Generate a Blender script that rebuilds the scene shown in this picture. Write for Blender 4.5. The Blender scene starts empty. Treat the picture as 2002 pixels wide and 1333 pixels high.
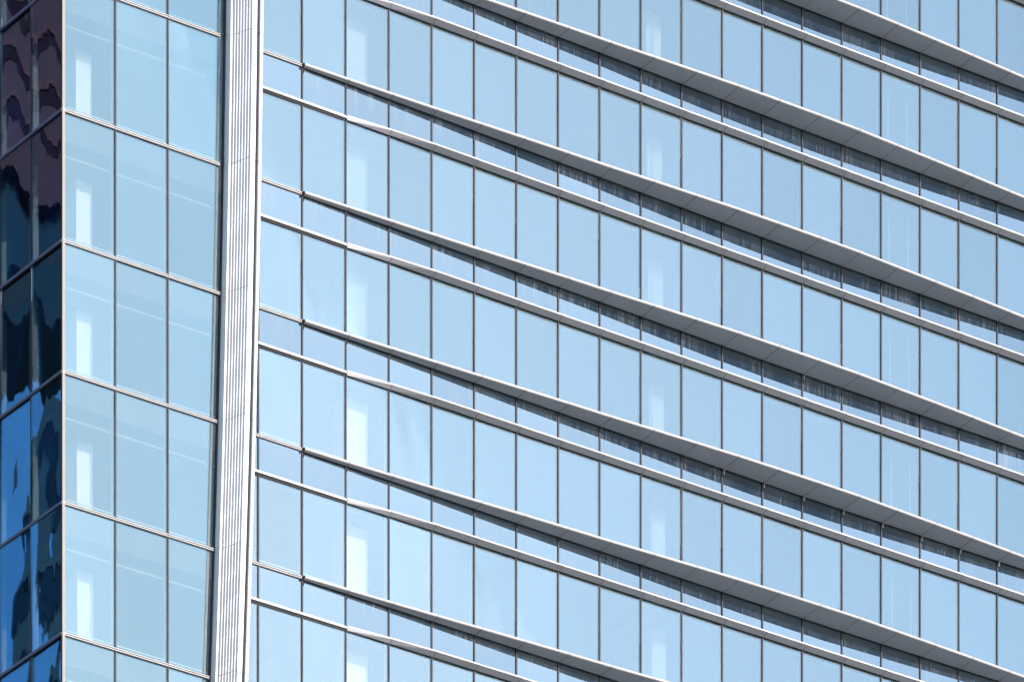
import bpy, math, random
from mathutils import Vector
R = math.radians
rnd = random.Random(11)
SC = bpy.context.scene
COL = SC.collection

# ------------------------------------------------------------------ camera, sky, sun, exposure
F_PX, V_PX, YAW = 14530.05, 7064.8, 0.956446
CAM = Vector((-115.7306, -174.2967, 1.70))
Z0 = CAM.z + 104.7174                      # height of the ledge of storey 0
cd = bpy.data.cameras.new("camera")
cam = bpy.data.objects.new("camera", cd); COL.objects.link(cam)
cam.location = CAM
cam.rotation_euler = (R(90), 0, YAW - R(90))
cd.sensor_fit = 'HORIZONTAL'; cd.sensor_width = 36.0
cd.lens = 36.0 * F_PX / 2002.0
cd.shift_y = V_PX / 2002.0
cd.clip_start = 1.0; cd.clip_end = 20000.0
SC.camera = cam

SUN_EL, SUN_AZ = 20.1, 8.0               # azimuth measured from the facade normal towards +X
sdir = Vector((math.sin(R(SUN_AZ)) * math.cos(R(SUN_EL)), -math.cos(R(SUN_AZ)) * math.cos(R(SUN_EL)), math.sin(R(SUN_EL))))
W = bpy.data.worlds.new("World"); SC.world = W; W.use_nodes = True
wn = W.node_tree; bg = wn.nodes["Background"]
sky = wn.nodes.new("ShaderNodeTexSky"); sky.sky_type = 'NISHITA'; sky.sun_disc = False
sky.sun_elevation = R(SUN_EL); sky.sun_rotation = R(180 - SUN_AZ)
sky.altitude = 50; sky.air_density = 0.6; sky.dust_density = 1.15; sky.ozone_density = 1.6
wn.links.new(sky.outputs[0], bg.inputs[0]); bg.inputs[1].default_value = 0.15
sl = bpy.data.lights.new("sun", 'SUN'); sl.energy = 2.5; sl.angle = R(0.5); sl.color = (1.0, 0.93, 0.84)
so = bpy.data.objects.new("sun", sl); COL.objects.link(so)
so.rotation_euler = sdir.to_track_quat('Z', 'Y').to_euler(); so.location = (0, -60, 200)
SC.view_settings.view_transform = 'Standard'; SC.view_settings.look = 'None'
SC.view_settings.gamma = 1.0; SC.view_settings.use_curve_mapping = False
SC.view_settings.exposure = 2.2
SC.cycles.max_bounces = 10; SC.cycles.transparent_max_bounces = 16; SC.cycles.glossy_bounces = 6
SC.cycles.sample_clamp_indirect = 8.0

# ------------------------------------------------------------------ dimensions (metres)
H = 3.6                                    # storey height
BAY = 1.4758                               # bay of the finned facade
XC = -7.919                                # corner of the tower
WB = 1.7196                                # bay of the plain corner facade
DB = 1.66                                  # bay of the dark side facade
ROWS = list(range(-6, 6))                  # storeys, 0 = middle of the picture, positive downward
I0, I1 = -2, 23                            # finned bays
ZT = 1.06                                  # underside of transom / fin above the ledge line
def zr(r): return Z0 - r * H

# depth of the sweeping fin along the bays (metres in front of the glass)
FD = {0: .10, 1: .15, 2: .215, 3: .28, 4: .355, 5: .43, 6: .495, 7: .55, 8: .63, 9: .705, 10: .775, 11: .81, 12: .83, 13: .83,
      14: .775, 15: .72, 16: .655, 17: .575, 18: .50, 19: .43, 20: .37, 21: .32, 22: .28, 23: .25, 24: .22}
LD = {1: .075, 2: .165, 3: .232}           # depth of the ledge, then constant
def ldep(i): return LD.get(i, .24)

def project(p):
    d = Vector(p) - CAM
    dep = d.x * math.cos(YAW) + d.y * math.sin(YAW)
    return 1001 + F_PX * (d.x * math.sin(YAW) - d.y * math.cos(YAW)) / dep, 666.5 + V_PX - F_PX * d.z / dep
def seen(x0, x1, z0, z1, y=0.0):
    """how much of a facade rectangle the frame shows (for choosing the hundred largest)"""
    n = 0
    for a in range(6):
        for b in range(6):
            u, v = project((x0 + (x1 - x0) * (a + .5) / 6, y, z0 + (z1 - z0) * (b + .5) / 6))
            if 0 <= u <= 2002 and 0 <= v <= 1333: n += 1
    return n / 36 * abs(z1 - z0) * abs(x1 - x0)

# ------------------------------------------------------------------ materials
def mat(name):
    m = bpy.data.materials.new(name); m.use_nodes = True
    nt = m.node_tree; nt.nodes.clear()
    out = nt.nodes.new("ShaderNodeOutputMaterial")
    return m, nt, out
def N(nt, t, **k):
    n = nt.nodes.new(t)
    for a, v in k.items():
        if a.startswith('_'): setattr(n, a[1:], v)
        else: n.inputs[a].default_value = v
    return n
def rgb(c): return (c[0], c[1], c[2], 1.0)
def math_n(nt, op, a, b=None):
    n = nt.nodes.new("ShaderNodeMath"); n.operation = op
    for k, v in enumerate((a, b)):
        if v is None: continue
        if isinstance(v, (int, float)): n.inputs[k].default_value = v
        else: nt.links.new(v, n.inputs[k])
    return n.outputs[0]
def metal(name, col, rough=.38, metallic=0.0, var=.06, scale=(1.5, 1.5, 1.5), streak=0.0, spec=.5):
    m, nt, out = mat(name)
    p = N(nt, "ShaderNodeBsdfPrincipled", Roughness=rough, Metallic=metallic)
    p.inputs["Specular IOR Level"].default_value = spec
    tc = N(nt, "ShaderNodeTexCoord"); mp = N(nt, "ShaderNodeMapping"); mp.inputs["Scale"].default_value = scale
    geo = N(nt, "ShaderNodeNewGeometry")
    nt.links.new(geo.outputs["Position"], mp.inputs[0])
    nz = N(nt, "ShaderNodeTexNoise", Scale=1.0, Detail=5.0, Roughness=.6)
    nt.links.new(mp.outputs[0], nz.inputs["Vector"])
    oi = N(nt, "ShaderNodeObjectInfo")
    mx = N(nt, "ShaderNodeMix"); mx.data_type = 'RGBA'
    mx.inputs[6].default_value = rgb([c * (1 - var) for c in col]); mx.inputs[7].default_value = rgb([min(1, c * (1 + var)) for c in col])
    f = math_n(nt, 'ADD', math_n(nt, 'MULTIPLY', nz.outputs[0], .8), math_n(nt, 'MULTIPLY', oi.outputs["Random"], .35))
    nt.links.new(math_n(nt, 'SUBTRACT', f, .08), mx.inputs[0])
    nt.links.new(mx.outputs[2], p.inputs["Base Color"])
    nt.links.new(math_n(nt, 'ADD', math_n(nt, 'MULTIPLY', nz.outputs[0], .12), rough - .06), p.inputs["Roughness"])
    nt.links.new(p.outputs[0], out.inputs[0])
    return m

def glass(name, refl, tint, through, back=None, wave=.0016, wscale=.7, streaks=0.0, dust=.03, coat=.55, wave2=0.0, stretch=.45):
    """coated glass: mirror reflection over a see-through (or opaque-backed) pane, slightly bowed, with washed dirt"""
    m, nt, out = mat(name)
    tc = N(nt, "ShaderNodeTexCoord"); oi = N(nt, "ShaderNodeObjectInfo")
    geo = N(nt, "ShaderNodeNewGeometry")
    off = N(nt, "ShaderNodeVectorMath"); off.operation = 'ADD'
    cmb = N(nt, "ShaderNodeCombineXYZ")
    nt.links.new(math_n(nt, 'MULTIPLY', oi.outputs["Random"], 37.0), cmb.inputs[0])
    nt.links.new(math_n(nt, 'MULTIPLY', oi.outputs["Random"], 91.0), cmb.inputs[2])
    nt.links.new(tc.outputs["Object"], off.inputs[0]); nt.links.new(cmb.outputs[0], off.inputs[1])
    mp = N(nt, "ShaderNodeMapping"); mp.inputs["Scale"].default_value = (1, 1, stretch)
    nt.links.new(off.outputs[0], mp.inputs[0])
    nz = N(nt, "ShaderNodeTexNoise", Scale=wscale, Detail=1.0, Roughness=.4)
    nt.links.new(mp.outputs[0], nz.inputs["Vector"])
    h = math_n(nt, 'MULTIPLY', nz.outputs[0], wave)
    if wave2:
        nz2 = N(nt, "ShaderNodeTexNoise", Scale=wscale * 3.2, Detail=2.0, Roughness=.5)
        nt.links.new(mp.outputs[0], nz2.inputs["Vector"])
        h = math_n(nt, 'ADD', h, math_n(nt, 'MULTIPLY', nz2.outputs[0], wave2))
    bp = N(nt, "ShaderNodeBump", Strength=1.0, Distance=1.0)
    nt.links.new(h, bp.inputs["Height"])
    gl = N(nt, "ShaderNodeBsdfGlossy", Roughness=0.0); gl.inputs["Color"].default_value = rgb(tint)
    nt.links.new(bp.outputs[0], gl.inputs["Normal"])
    if back is None:
        tr = N(nt, "ShaderNodeBsdfTransparent"); tr.inputs[0].default_value = rgb(through)
        base = tr.outputs[0]
    else:
        df = N(nt, "ShaderNodeBsdfDiffuse"); df.inputs[0].default_value = rgb(back); base = df.outputs[0]
    fr = N(nt, "ShaderNodeFresnel", IOR=1.5)
    rf = math_n(nt, 'ADD', math_n(nt, 'MULTIPLY', fr.outputs[0], .6), refl)
    rf = math_n(nt, 'ADD', rf, math_n(nt, 'MULTIPLY', math_n(nt, 'SUBTRACT', oi.outputs["Random"], .5), .05))
    ms = N(nt, "ShaderNodeMixShader"); nt.links.new(rf, ms.inputs[0])
    nt.links.new(base, ms.inputs[1]); nt.links.new(gl.outputs[0], ms.inputs[2])
    # dirt: a thin even film and rain streaks under the sill above
    film = N(nt, "ShaderNodeBsdfDiffuse"); film.inputs[0].default_value = (.15, .17, .19, 1)
    smp = N(nt, "ShaderNodeMapping"); smp.inputs["Scale"].default_value = (17, 1, .5)
    nt.links.new(geo.outputs["Position"], smp.inputs[0])
    sn = N(nt, "ShaderNodeTexNoise", Scale=1.0, Detail=4.0, Roughness=.65); nt.links.new(smp.outputs[0], sn.inputs["Vector"])
    sr = N(nt, "ShaderNodeMapRange"); sr.inputs[1].default_value = .45; sr.inputs[2].default_value = .68
    nt.links.new(sn.outputs[0], sr.inputs[0])
    bmp = N(nt, "ShaderNodeMapping"); bmp.inputs["Scale"].default_value = (.9, 1, .5)
    nt.links.new(geo.outputs["Position"], bmp.inputs[0])
    bn = N(nt, "ShaderNodeTexNoise", Scale=1.0, Detail=3.0, Roughness=.6); nt.links.new(bmp.outputs[0], bn.inputs["Vector"])
    fac = math_n(nt, 'MULTIPLY', bn.outputs[0], dust * 2)
    if streaks:
        sep = N(nt, "ShaderNodeSeparateXYZ"); nt.links.new(tc.outputs["Object"], sep.inputs[0])
        fo = N(nt, "ShaderNodeMapRange"); fo.inputs[1].default_value = .0; fo.inputs[2].default_value = 1.0
        nt.links.new(sep.outputs[2], fo.inputs[0])           # local z: 0 at the sill, about 1 under the fin
        top = math_n(nt, 'ADD', math_n(nt, 'MULTIPLY', fo.outputs[0], .8), .2)
        low = N(nt, "ShaderNodeMapRange"); low.inputs[1].default_value = .35; low.inputs[2].default_value = .7
        nt.links.new(bn.outputs[0], low.inputs[0])
        fac = math_n(nt, 'ADD', fac, math_n(nt, 'MULTIPLY', math_n(nt, 'MULTIPLY', math_n(nt, 'ADD', math_n(nt, 'MULTIPLY', sr.outputs[0], 1.0), .02), top), math_n(nt, 'MULTIPLY', math_n(nt, 'ADD', low.outputs[0], .15), streaks)))
    md = N(nt, "ShaderNodeMixShader"); nt.links.new(fac, md.inputs[0])
    nt.links.new(ms.outputs[0], md.inputs[1]); nt.links.new(film.outputs[0], md.inputs[2])
    nt.links.new(md.outputs[0], out.inputs[0])
    return m

M = {}
M['vision'] = glass("vision glass", .19, (.52, .675, .69), (.75, .755, .75), wave=.0016, dust=.012)
M['spandrel'] = glass("spandrel glass", .27, (.52, .675, .69), None, back=(.001, .006, .016), wave=.0016, streaks=.38, dust=.004)
M['wing'] = glass('wing glass', .135, (.465, .69, .73), (.69, .69, .68), wave=.0016, dust=.012)
M['side'] = glass("side glass", .105, (.22, .58, .82), (.50, .56, .56), wave=.06, wave2=.004, wscale=.36, dust=.001, stretch=.5)
M['fin'] = metal("fin aluminium", (.20, .212, .245), rough=.36, var=.09)
M['nose'] = metal("nose aluminium", (.17, .17, .18), rough=.34, var=.05)
M['ledge'] = metal("ledge aluminium", (.145, .152, .175), rough=.42, var=.04)
M['lip'] = metal("lip aluminium", (.36, .357, .355), rough=.35, var=.05)
M['bar'] = metal("transom aluminium", (.25, .25, .25), rough=.32, var=.05)
M['mull'] = metal("mullion joint", (.029, .030, .035), rough=.65, spec=.08, var=.25, scale=(2, 2, .8))
M['post'] = metal('corner post', (.12, .11, .105), rough=.6, var=.15, spec=.15, scale=(2, 2, .8))
M['gasket_or_shade'] = metal("black gasket", (.012, .013, .016), rough=.6, spec=.1, var=.1)  # for real seals, and for strips painted black as shade
M['clad'] = metal("column cladding", (.34, .345, .36), rough=.34, metallic=.25, var=.13, scale=(9, 9, .6))
M['cladside'] = metal("column side metal", (.55, .58, .62), rough=.25, metallic=.55, var=.05, scale=(4, 4, .5))
M['dkbar'] = metal('dark bar', (.03, .038, .055), rough=.4)
M['inner'] = metal("inside mullion", (.55, .56, .57), rough=.5, var=.03)
M['pillar'] = metal("pillar plaster", (.64, .635, .625), rough=.8, var=.05, spec=.2)
M['ceil'] = metal("ceiling board", (.13, .13, .13), rough=.9, var=.05, spec=.1)
M['floor'] = metal("floor screed", (.06, .058, .056), rough=.8, var=.15, spec=.2)
M['room'] = metal("room wall", (.12, .13, .14), rough=.9, var=.1, spec=.1)
M['rail'] = metal("white rail", (.32, .32, .31), rough=.4, var=.03)

# ------------------------------------------------------------------ mesh helpers
class MB:
    def __init__(s): s.v, s.f = [], []
    def add(s, vs, fs):
        o = len(s.v); s.v += [tuple(p) for p in vs]; s.f += [tuple(o + k for k in f) for f in fs]; return s
    def box(s, x0, x1, y0, y1, z0, z1):
        return s.add([(x0, y0, z0), (x1, y0, z0), (x1, y1, z0), (x0, y1, z0), (x0, y0, z1), (x1, y0, z1), (x1, y1, z1), (x0, y1, z1)],
                     [(0, 3, 2, 1), (4, 5, 6, 7), (0, 1, 5, 4), (1, 2, 6, 5), (2, 3, 7, 6), (3, 0, 4, 7)])
    def quad(s, a, b, c, d): return s.add([a, b, c, d], [(0, 1, 2, 3)])
    def loft(s, rings, caps=True):
        """closed rings of equal length"""
        n = len(rings[0]); vs = [p for r in rings for p in r]; fs = []
        for k in range(len(rings) - 1):
            for j in range(n):
                a, b = k * n + j, k * n + (j + 1) % n
                fs.append((a, b, b + n, a + n))
        if caps:
            fs.append(tuple(range(n - 1, -1, -1))); fs.append(tuple((len(rings) - 1) * n + j for j in range(n)))
        return s.add(vs, fs)
    def shifted(s, o): return [(p[0] + o[0], p[1] + o[1], p[2] + o[2]) for p in s.v]
    def mesh(s, name, m, smooth=0.0):
        me = bpy.data.meshes.new(name); me.from_pydata(s.v, [], s.f); me.materials.append(m); me.update()
        import bmesh
        bm = bmesh.new(); bm.from_mesh(me); bmesh.ops.recalc_face_normals(bm, faces=bm.faces); bm.to_mesh(me); bm.free()
        if smooth:
            me.polygons.foreach_set("use_smooth", [True] * len(me.polygons))
            me.set_sharp_from_angle(angle=R(smooth))
        return me

def link(name, me, parent=None, loc=(0, 0, 0), rot=None, **props):
    o = bpy.data.objects.new(name, me); COL.objects.link(o)
    if parent is not None: o.parent = parent
    o.location = loc
    if rot: o.rotation_euler = rot
    for k, v in props.items(): o[k] = v
    return o
def empty(name, loc, label, cat, group=None):
    o = bpy.data.objects.new(name, None); COL.objects.link(o); o.location = loc
    o['label'] = label; o['category'] = cat
    if group: o['group'] = group
    return o

TOWER = empty("office_tower", (0, 0, 0), "blue glass office tower with sweeping grey fins and a leaning white column", "tower")

def most_seen(items, name, m, smooth=0.0, limit=100, after=None):
    """items: (score, MB, mesh key, location, rotation): the hundred largest in view become parts, the rest one part"""
    items.sort(key=lambda t: -t[0])
    cache = {}
    for sc, mb, key, loc, rot in items[:limit]:
        if key not in cache: cache[key] = mb.mesh(name, m, smooth)
        o = link(name, cache[key], TOWER, loc, rot)
        if after: after(o, key)
    rest = MB()
    for sc, mb, key, loc, rot in items[limit:]: rest.add(mb.shifted(loc), mb.f)
    if rest.v: link(name + "_remainder", rest.mesh(name + "_remainder", m, smooth), TOWER, kind="stuff")
    return items[limit:]

# ------------------------------------------------------------------ panes
def pane_mb(w, h):
    return MB().box(0, w, 0.0, .024, 0, h)
def tilt(): return (R(rnd.gauss(0, .06)), 0, R(rnd.gauss(0, .06)))
GAP = .004
vis, spa = [], []
for r in ROWS:
    for i in range(-2, I1):
        x, w = (i * BAY, BAY) if i > -2 else (-2.05, 2.05 - BAY)
        z_head, z_sill = zr(r), zr(r + 1) + ZT + .05
        hv = z_head - z_sill + .03
        vis.append((seen(x, x + w, z_sill, z_head), pane_mb(w - GAP, hv), ('v', i == -2), (x + GAP / 2, .012, z_sill), tilt()))
        spa.append((seen(x, x + w, zr(r), zr(r) + ZT), pane_mb(w - GAP, ZT - .03), ('s', i == -2), (x + GAP / 2, .012, zr(r) + .05), tilt()))
most_seen(vis, "vision_pane", M['vision'])
most_seen(spa, "spandrel_pane", M['spandrel'])
wide = MB().box(0, WB - GAP, 0, .024, 0, H - .04)
wme = wide.mesh("wide_pane", M['wing'])
wml = MB().box(0, WB + .62, 0, .024, 0, H - .04).mesh("wide_pane", M['wing'])
for r in ROWS:
    for k in range(3):
        link("wide_pane", wml if k == 2 else wme, TOWER, (XC + k * WB + GAP / 2, .012, zr(r + 1) + ZT + .06), tilt())
sme = MB().box(0, .024, 0, DB - GAP, 0, H - .04).mesh("side_pane", M['side'])
for r in ROWS:
    for k in range(6):
        link("side_pane", sme, TOWER, (XC + .012, k * DB + GAP / 2, zr(r + 1) + ZT + .06), (0, R(rnd.gauss(0, .5)), R(rnd.gauss(0, .5))))

# ------------------------------------------------------------------ mullions (outer joint strip, inner box)
ZB, ZTOP = zr(ROWS[-1] + 1) + ZT, zr(ROWS[0]) + ZT
HT = ZTOP - ZB
def strip_x(w=.052):
    a = w / 2
    return MB().box(-a, a, -.014, .002, 0, HT)
def line_x(x0, x1): return MB().box(x0, x1, -.011, .004, 0, HT)
mm = strip_x(.033).mesh("mullion", M['mull'])
ml = line_x(-.0275, -.0165).mesh("gasket_or_shade", M['gasket_or_shade'])
mr = line_x(.0165, .0235).mesh("gasket_or_shade", M['gasket_or_shade'])
mi = MB().box(-.035, .035, .037, .19, 0, HT).mesh("inner_mullion", M['inner'])
def mullion(x):
    o = link("mullion", mm, TOWER, (x, 0, ZB))
    link("gasket_or_shade", ml, o); link("gasket_or_shade", mr, o); link("inner_mullion", mi, o)
for i in range(-1, I1 + 1): mullion(i * BAY)
for k in (1, 2): mullion(XC + k * WB)
# corner post
o = link("corner_post", MB().box(-.012, .075, -.016, .045, 0, HT).mesh("corner_post", M['post']), TOWER, (XC, 0, ZB))
link("gasket_or_shade", MB().box(-.024, -.0125, -.013, .05, 0, HT).mesh("gasket_or_shade", M['gasket_or_shade']), o)
sm = MB().box(-.014, .002, -.02, .02, 0, HT).mesh("side_mullion", M['gasket_or_shade'])
smi = MB().box(.037, .19, -.035, .035, 0, HT).mesh("inner_mullion", M['inner'])
for k in range(1, 6):
    o = link("side_mullion", sm, TOWER, (XC, k * DB, ZB)); link("inner_mullion", smi, o)

# ------------------------------------------------------------------ transoms
def half_round(x0, x1, yc, zc, ry, rz, n=7):
    prof = [(yc - ry * math.cos(t), zc + rz * math.sin(t)) for t in [math.pi * (-.5 + k / (n - 1)) for k in range(n)]]
    prof += [(.002, zc + rz), (.002, zc - rz)]
    return [[(x, y, z) for y, z in prof] for x in (x0, x1)]
def transom_mb(w, y0=-.012):
    g = .004
    return (MB().loft(half_round(g, w - g, y0, .080, .016, .0135)), MB().loft(half_round(g, w - g, y0, .030, .016, .0145)), MB().box(0, w, -.008, .003, -.008, .103))
def make_transom(x, w, z):
    a, b, c = transom_mb(w)
    key = round(w, 3)
    if key not in TR: TR[key] = (c.mesh("transom", M['gasket_or_shade']), a.mesh("bar", M['bar'], 40), b.mesh("bar", M['bar'], 40))
    o = link("transom", TR[key][0], TOWER, (x, 0, z)); link("bar", TR[key][1], o); link("bar", TR[key][2], o)
TR = {}
for r in ROWS:
    for k in range(3): make_transom(XC + k * WB, WB, zr(r) + ZT)
    make_transom(-BAY, BAY, zr(r) + ZT); make_transom(-2.05, 2.05 - BAY, zr(r) + ZT)
# dark side transoms
tA = MB().box(-.045, .002, 0, DB, .058, .085).mesh("bar", M['dkbar']); tB = MB().box(-.045, .002, 0, DB, .012, .040).mesh("bar", M['dkbar'])
tC = MB().box(-.010, .003, 0, DB, -.012, .10).mesh("side_transom", M['gasket_or_shade'])
for r in ROWS:
    for k in range(6):
        o = link("side_transom", tC, TOWER, (XC, k * DB, zr(r) + ZT)); link("bar", tA, o); link("bar", tB, o)
# sill transoms of the first bays at ledge level: two bars, the lower one deeper
def sill_mbs(w):
    return [MB().loft([[(x, -.050, .095), (x, .0, .095), (x, .0, .118), (x, -.050, .118)] for x in (.004, w - .004)]).mesh("bar", M['bar']),
            MB().loft([[(x, -.068, .047), (x, .0, .043), (x, .0, .080), (x, -.068, .080)] for x in (.004, w - .004)]).mesh("bar", M['bar']),
            MB().box(0, w, -.014, .003, -.012, .112).mesh("sill_transom", M['gasket_or_shade'])]  # black under the bars stands in for their mirrored dark underside
sB, sS = sill_mbs(BAY), sill_mbs(2.05 - BAY)
for r in ROWS:
    for x, q in ((-BAY, sB), (0, sB), (-2.05, sS)):
        o = link("sill_transom", q[2], TOWER, (x, 0, zr(r))); link("bar", q[0], o); link("bar", q[1], o)

# ------------------------------------------------------------------ sweeping fins and ledges
NR = .046
def fin_prof(i, t):
    d = FD[i] * (1 - t) + FD[i + 1] * t
    k = d / .83
    return d, 1.05 - .12 * k, 1.105 - .07 * k          # outward reach, soffit inner height, nose centre height
def joint_mb(pts, w=.014):
    """black seal filling the gap between two segments"""
    return MB().loft([[(x, y, z) for y, z in pts] for x in (-w, w)])
def fin_ring(i, t, inset):
    d, zi, zc = fin_prof(i, t); yc = -d; yb = max(-.055, yc + NR * 1.2); r = NR - inset
    return ([(.0, zi + .09), (yb + .02, zi + .012 + inset), (yb - inset, zi + inset)] +
            [(yc - r * math.sin(a), zc - r * math.cos(a)) for a in [math.pi * k / 8 for k in range(9)]] + [(.0, zi + .14)])
def fin_mbs(i):
    g = .009
    body, nose = [], []
    for x, t in ((g, g / BAY), (BAY - g, 1 - g / BAY)):
        d, zi, zc = fin_prof(i, t)
        yc = -d
        yb = max(-.055, yc + NR * 1.2)
        body.append([(x, yb + .02, zi + .012), (x, yb, zi), (x, yc + .004, zc - NR + .003), (x, yc + .004, zc + NR * .55), (x, .004, zi + .16), (x, .004, zi + .06)])
        n = 12
        nose.append([(x, yc + NR * math.cos(a), zc + NR * math.sin(a)) for a in [2 * math.pi * k / n for k in range(n)]])
    return MB().loft(body), MB().loft(nose)
NOSE = {}; JNT = {}
CLIP = MB().loft([[(x, -.085, .955), (x, -.060, .965), (x, -.022, .875), (x, -.020, .815), (x, -.038, .815), (x, -.042, .872)] for x in (.028, .052)]).mesh('clip', M['bar'])
BRK = MB().box(.016, .026, -.05, -.012, .89, .99).mesh("bracket", M['mull'])
def fin_after(o, key):
    if key not in NOSE:
        NOSE[key] = fin_mbs(key)[1].mesh("nose", M['nose'], 50)
        JNT[key] = joint_mb(fin_ring(key, 0.0, .008)).mesh("joint", M['gasket_or_shade'])
    link("nose", NOSE[key], o); link("joint", JNT[key], o); link("bracket", BRK, o)
    r = round((Z0 - o.location.z) / H)
    if (r == 1 and 10 <= key <= 18) or (r, key) in ((0, 12), (3, 13)):
        link("clip", CLIP, o)                            # pale loose clips hang under a few joints
fin = []
for r in ROWS:
    for i in range(0, I1):
        d = FD[i]
        fin.append((seen(i * BAY, (i + 1) * BAY, zr(r) + .93, zr(r) + 1.1, -d / 2), fin_mbs(i)[0], i, (i * BAY, 0, zr(r)), None))
left = most_seen(fin, "sun_fin", M['fin'], 0, after=fin_after)
rest = MB()
for sc, mb, key, loc, rot in left:
    b = fin_mbs(key)[1]; rest.add(b.shifted(loc), b.f)
link("nose_remainder", rest.mesh("nose_remainder", M['nose'], 50), TOWER, kind="stuff")

def ledge_mbs(i):
    g = .008; body, lip = [], []
    for x, d in ((g, ldep(i)), (BAY - g, ldep(i + 1))):
        body.append([(x, -.045, .004), (x, -d, .085), (x, -d + .004, .100), (x, .004, .100), (x, .004, .03)])
        lip.append([(x, -d - .012, .0905), (x, -d - .012, .112), (x, -d - .004, .122), (x, .004, .132), (x, .004, .102), (x, -d + .006, .102), (x, -d + .001, .0845)])
    return MB().loft(body), MB().loft(lip)
LIP = {}
def ledge_after(o, key):
    if key not in LIP:
        LIP[key] = ledge_mbs(key)[1].mesh("lip", M['lip'])
        d = ldep(key)
        JNT[-key] = joint_mb([(.0, .035), (-.05, .012), (-d + .004, .092), (-d - .004, .095), (-d - .004, .108), (.0, .12)], .011).mesh("joint", M['gasket_or_shade'])
    link("lip", LIP[key], o); link("joint", JNT[-key], o)
led = []
for r in ROWS:
    for i in range(1, I1):
        k = min(i, 3)
        led.append((seen(i * BAY, (i + 1) * BAY, zr(r), zr(r) + .12, -.12), ledge_mbs(k)[0], k, (i * BAY, 0, zr(r)), None))
left = most_seen(led, "ledge", M['ledge'], 0, after=ledge_after)
rest = MB()
for sc, mb, key, loc, rot in left:
    b = ledge_mbs(key)[1]; rest.add(b.shifted(loc), b.f)
link("lip_remainder", rest.mesh("lip_remainder", M['lip']), TOWER, kind="stuff")

# ------------------------------------------------------------------ leaning column
def x_col(z):
    """left foot of the column on the wall; it leans and bends gently"""
    v = project((-2.9, 0, z))[1]
    u = 439.8 - .0115 * v - 8.5e-6 * v * v
    lo, hi = -12.0, 8.0
    for _ in range(50):
        mid = (lo + hi) / 2
        if project((mid, 0, z))[0] < u: lo = mid
        else: hi = mid
    return lo + .022
NS = 7
def col_profiles(xa):
    body = [(xa, .02), (xa, -.285), (xa + .05, -.285), (xa + .058, -.20), (xa + .124, -.20)]
    x, y = xa + .124, -.20
    for k in range(NS):
        y -= .688 / NS; body.append((x, y)); x += .235 / NS
        if k < NS - 1: body.append((x, y))
    body += [(xa + .44, -.888), (xa + .44, -.74), (xa + .575, -.74), (xa + .575, -.40), (xa + .66, -.40), (xa + .66, -.74), (xa + .74, -.74), (xa + .74, .02)]
    return body
def col_storey(z0, z1):
    g = .006; n = 4; out = [[], [], [], [], []]
    for k in range(n + 1):
        z = z0 + g + (z1 - z0 - 2 * g) * k / n; xa = x_col(z)
        p = col_profiles(xa)
        out[0].append([(x, y, z) for x, y in p])
        out[1].append([(xa + .705 + .060 * math.cos(a), -.76 + .060 * math.sin(a), z) for a in [2 * math.pi * q / 16 for q in range(16)]])
        out[3].append([(xa + .578, -.60, z), (xa + .658, -.60, z), (xa + .658, -.41, z), (xa + .578, -.41, z)])  # black filler put in the recess to paint its shade
        out[4].append([(xa - .20, .045, z), (xa - .125, .045, z), (xa - .125, .12, z), (xa - .20, .12, z)])
        out[2].append([(xa - .034, -.03, z), (xa - .002, -.03, z), (xa - .002, .006, z), (xa - .034, .006, z)])  # black strip drawn for the joint at the wall and its deep shade
    return [MB().loft(r) for r in out]
for r in ROWS:
    z1 = zr(r) + ZT + .05; z0 = z1 - H
    b, t, foot_shade, recess_shade, jb = col_storey(z0, z1)
    o = link("column_casing", b.mesh("column_casing", M['clad']), TOWER)
    link("round_nose", t.mesh("round_nose", M['clad'], 60), o)
    link("gasket_or_shade", foot_shade.mesh("gasket_or_shade", M['gasket_or_shade']), o); link("gasket_or_shade", recess_shade.mesh("gasket_or_shade", M['gasket_or_shade']), o)
    link("inner_jamb", jb.mesh("inner_jamb", M['pillar']), o)

# ------------------------------------------------------------------ inside: slabs, ceilings, rails, pillars
XE = I1 * BAY; YB = 7.5
for r in ROWS:
    z = zr(r)
    link("floor_slab", MB().box(XC + .06, XE, .06, YB, z + .30, z + ZT + .055).mesh("floor_slab", M['floor']), TOWER)
    c = MB().box(XC + .22, XE, .22, YB, z - .02, z + .02)
    x = .6
    while x < XE - .3:
        c.box(x, x + .10, .34, YB - .2, z - .038, z - .0205); x += BAY
    link("ceiling", c.mesh("ceiling", M['ceil']), TOWER)
    link("blind_rail", MB().box(XC + .2, XE, .21, .27, z - .038, z - .0205).mesh("blind_rail", M['rail']), TOWER)
    link("sill_rail", MB().box(XC + .2, XE, .10, .125, z + ZT + .215, z + ZT + .237).mesh("sill_rail", M['inner']), TOWER)
link("room_wall", MB().box(XC + .22, XE, YB, YB + .2, ZB, ZTOP).mesh("room_wall", M['room']), TOWER)
def pillar(u_l, u_r, d, lean, name="pillar", mt='pillar', deep=.7):
    """interior pillar whose front face stands d behind the glass and leans by lean metres per metre"""
    def solve(u, y, z):
        lo, hi = -15.0, 45.0
        for _ in range(50):
            m_ = (lo + hi) / 2
            if project((m_, y, z))[0] < u: lo = m_
            else: hi = m_
        return lo
    a, b = solve(u_l, d, Z0), solve(u_r, d, Z0)
    rings = []
    for z in (ZB, ZTOP):
        s = (z - Z0) * lean
        rings.append([(a + s, d, z), (b + s, d, z), (b + s, d + deep, z), (a + s, d + deep, z)])
    link(name, MB().loft(rings).mesh(name, M[mt]), TOWER)
pillar(149, 180, 1.04, -.003)
pillar(676, 719, .95, -.001)
pillar(1269, 1298, 1.26, -.010)
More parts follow.
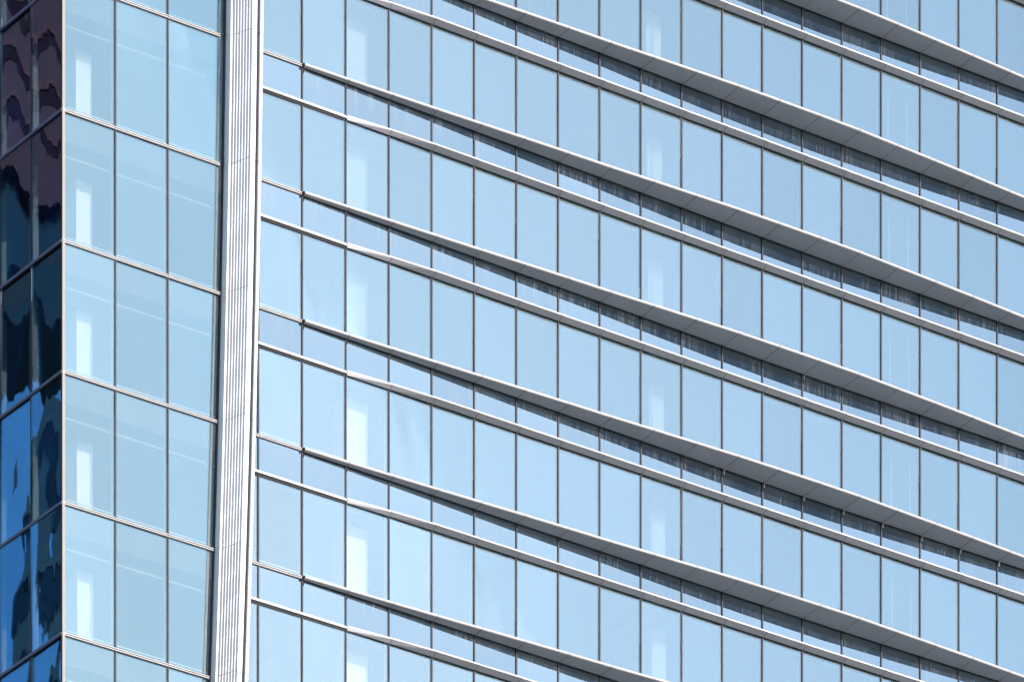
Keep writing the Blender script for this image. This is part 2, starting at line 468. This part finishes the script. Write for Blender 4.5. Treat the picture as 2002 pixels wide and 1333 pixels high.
pillar(1741, 1743.5, .75, -.010, "lit_sliver", 'rail', .04)  # white strip drawn as the sunlit left sliver of a shaded pillar
pillar(1778, 1780, .8, -.010, "lit_sliver", 'rail', .04)  # and the sunlit sliver at its right edge, drawn likewise
# pillar behind the dark side
pillar(67, 76, 2.4, 0, deep=.3)
pillar(-4, 13, 4.3, 0, deep=.3)

# plain lower and upper parts of the tower, outside the picture
mb = MB()
for za, zb in ((.0, ZB), (ZTOP, ZTOP + 28)):
    mb.box(XC + .02, XE, .03, 26, za, zb - .002 if za == 0 else zb)
link("lower_facade", mb.mesh("lower_facade", M['spandrel']), TOWER)
link("end_wall", MB().box(XE + .001, XE + .3, .03, 26, ZB, ZTOP).mesh("end_wall", M['fin']), TOWER)
link("rear_wall", MB().box(XC + .02, XE, 25.7, 26, ZB, ZTOP).mesh("rear_wall", M['fin']), TOWER)
link("side_wall", MB().box(XC + .03, XC + .3, 6 * DB, 25.6, ZB, ZTOP).mesh("side_wall", M['room']), TOWER)

# ------------------------------------------------------------------ setting
g, nt, out = mat("city ground")
p = N(nt, "ShaderNodeBsdfPrincipled", Roughness=.9)
geo = N(nt, "ShaderNodeNewGeometry"); vz = N(nt, "ShaderNodeTexVoronoi", Scale=.03); nt.links.new(geo.outputs["Position"], vz.inputs["Vector"])
cr = N(nt, "ShaderNodeValToRGB"); cr.color_ramp.elements[0].color = (.06, .06, .06, 1); cr.color_ramp.elements[1].color = (.17, .16, .155, 1)
nt.links.new(vz.outputs["Distance"], cr.inputs[0]); nt.links.new(cr.outputs[0], p.inputs["Base Color"]); nt.links.new(p.outputs[0], out.inputs[0])
S = 9000
link("ground", MB().quad((-S, -S, 0), (S, -S, 0), (S, S, 0), (-S, S, 0)).mesh("ground", g), None, kind="structure")

# towers across the street: the dark side mirrors them
M['maroon'] = metal("maroon cladding", (.10, .006, .012), rough=.5, var=.4, scale=(.4, .4, .4))
M['grey'] = metal("grey concrete", (.21, .215, .23), rough=.8, var=.25, scale=(.3, .3, .3))
M['dkwin'] = metal("dark window", (.02, .025, .035), rough=.1, var=.3)
M['plum'] = metal('plum panel', (.03, .004, .01), rough=.6, var=.3, spec=.1)
M['red'] = metal("red trim", (.13, .008, .01), rough=.5, var=.2)
def mirrored(name, t, side, label, w, dpt, z0, z1, mw, trim, step, wh, mband='dkwin'):
    cx, cy = XC - .576 * t - .817 * side, .817 * t - .576 * side
    e = empty(name, (cx, cy, 0), label, "tower")
    link("wall", MB().box(-w / 2, w / 2, -dpt / 2, dpt / 2, z0, z1).mesh("wall", M[mw]), e)
    z = z0 + step
    while z < z1 - wh - 1 and z1 - z < 75:
        z += step
    zs = z0 + step if z1 - z0 < 80 else z1 - 75
    me = MB().box(-w / 2 - .06, w / 2 + .06, -dpt / 2 - .06, dpt / 2 + .06, 0, wh).mesh("window_band", M[mband])
    mt = MB().box(-w / 2 - .15, w / 2 + .15, -dpt / 2 - .15, dpt / 2 + .15, wh + .1, wh + .45).mesh("trim_band", M[trim])
    while zs < z1 - wh - .6:
        link("window_band", me, e, (0, 0, zs)); link("trim_band", mt, e, (0, 0, zs)); zs += step
    return e
mirrored("neighbour_tower", 66, 3.1, "grey banded tower mirrored in the dark side glass", 6.5, 14, 0, 131, 'grey', 'grey', 3.4, 1.5)
ct = mirrored("crowned_tower", 92, -4, "maroon tower mirrored in the dark side glass", 30, 7, 149, 184, 'maroon', 'red', 2.4, .5, 'plum')
link("dark_storey", MB().box(-14, 14, -2.5, 2.5, 145.5, 148.99).mesh("dark_storey", M['dkwin']), ct)
link("shaft", MB().box(-13, -9, -2, 2, 0, 145.49).mesh("shaft", M['grey']), ct)
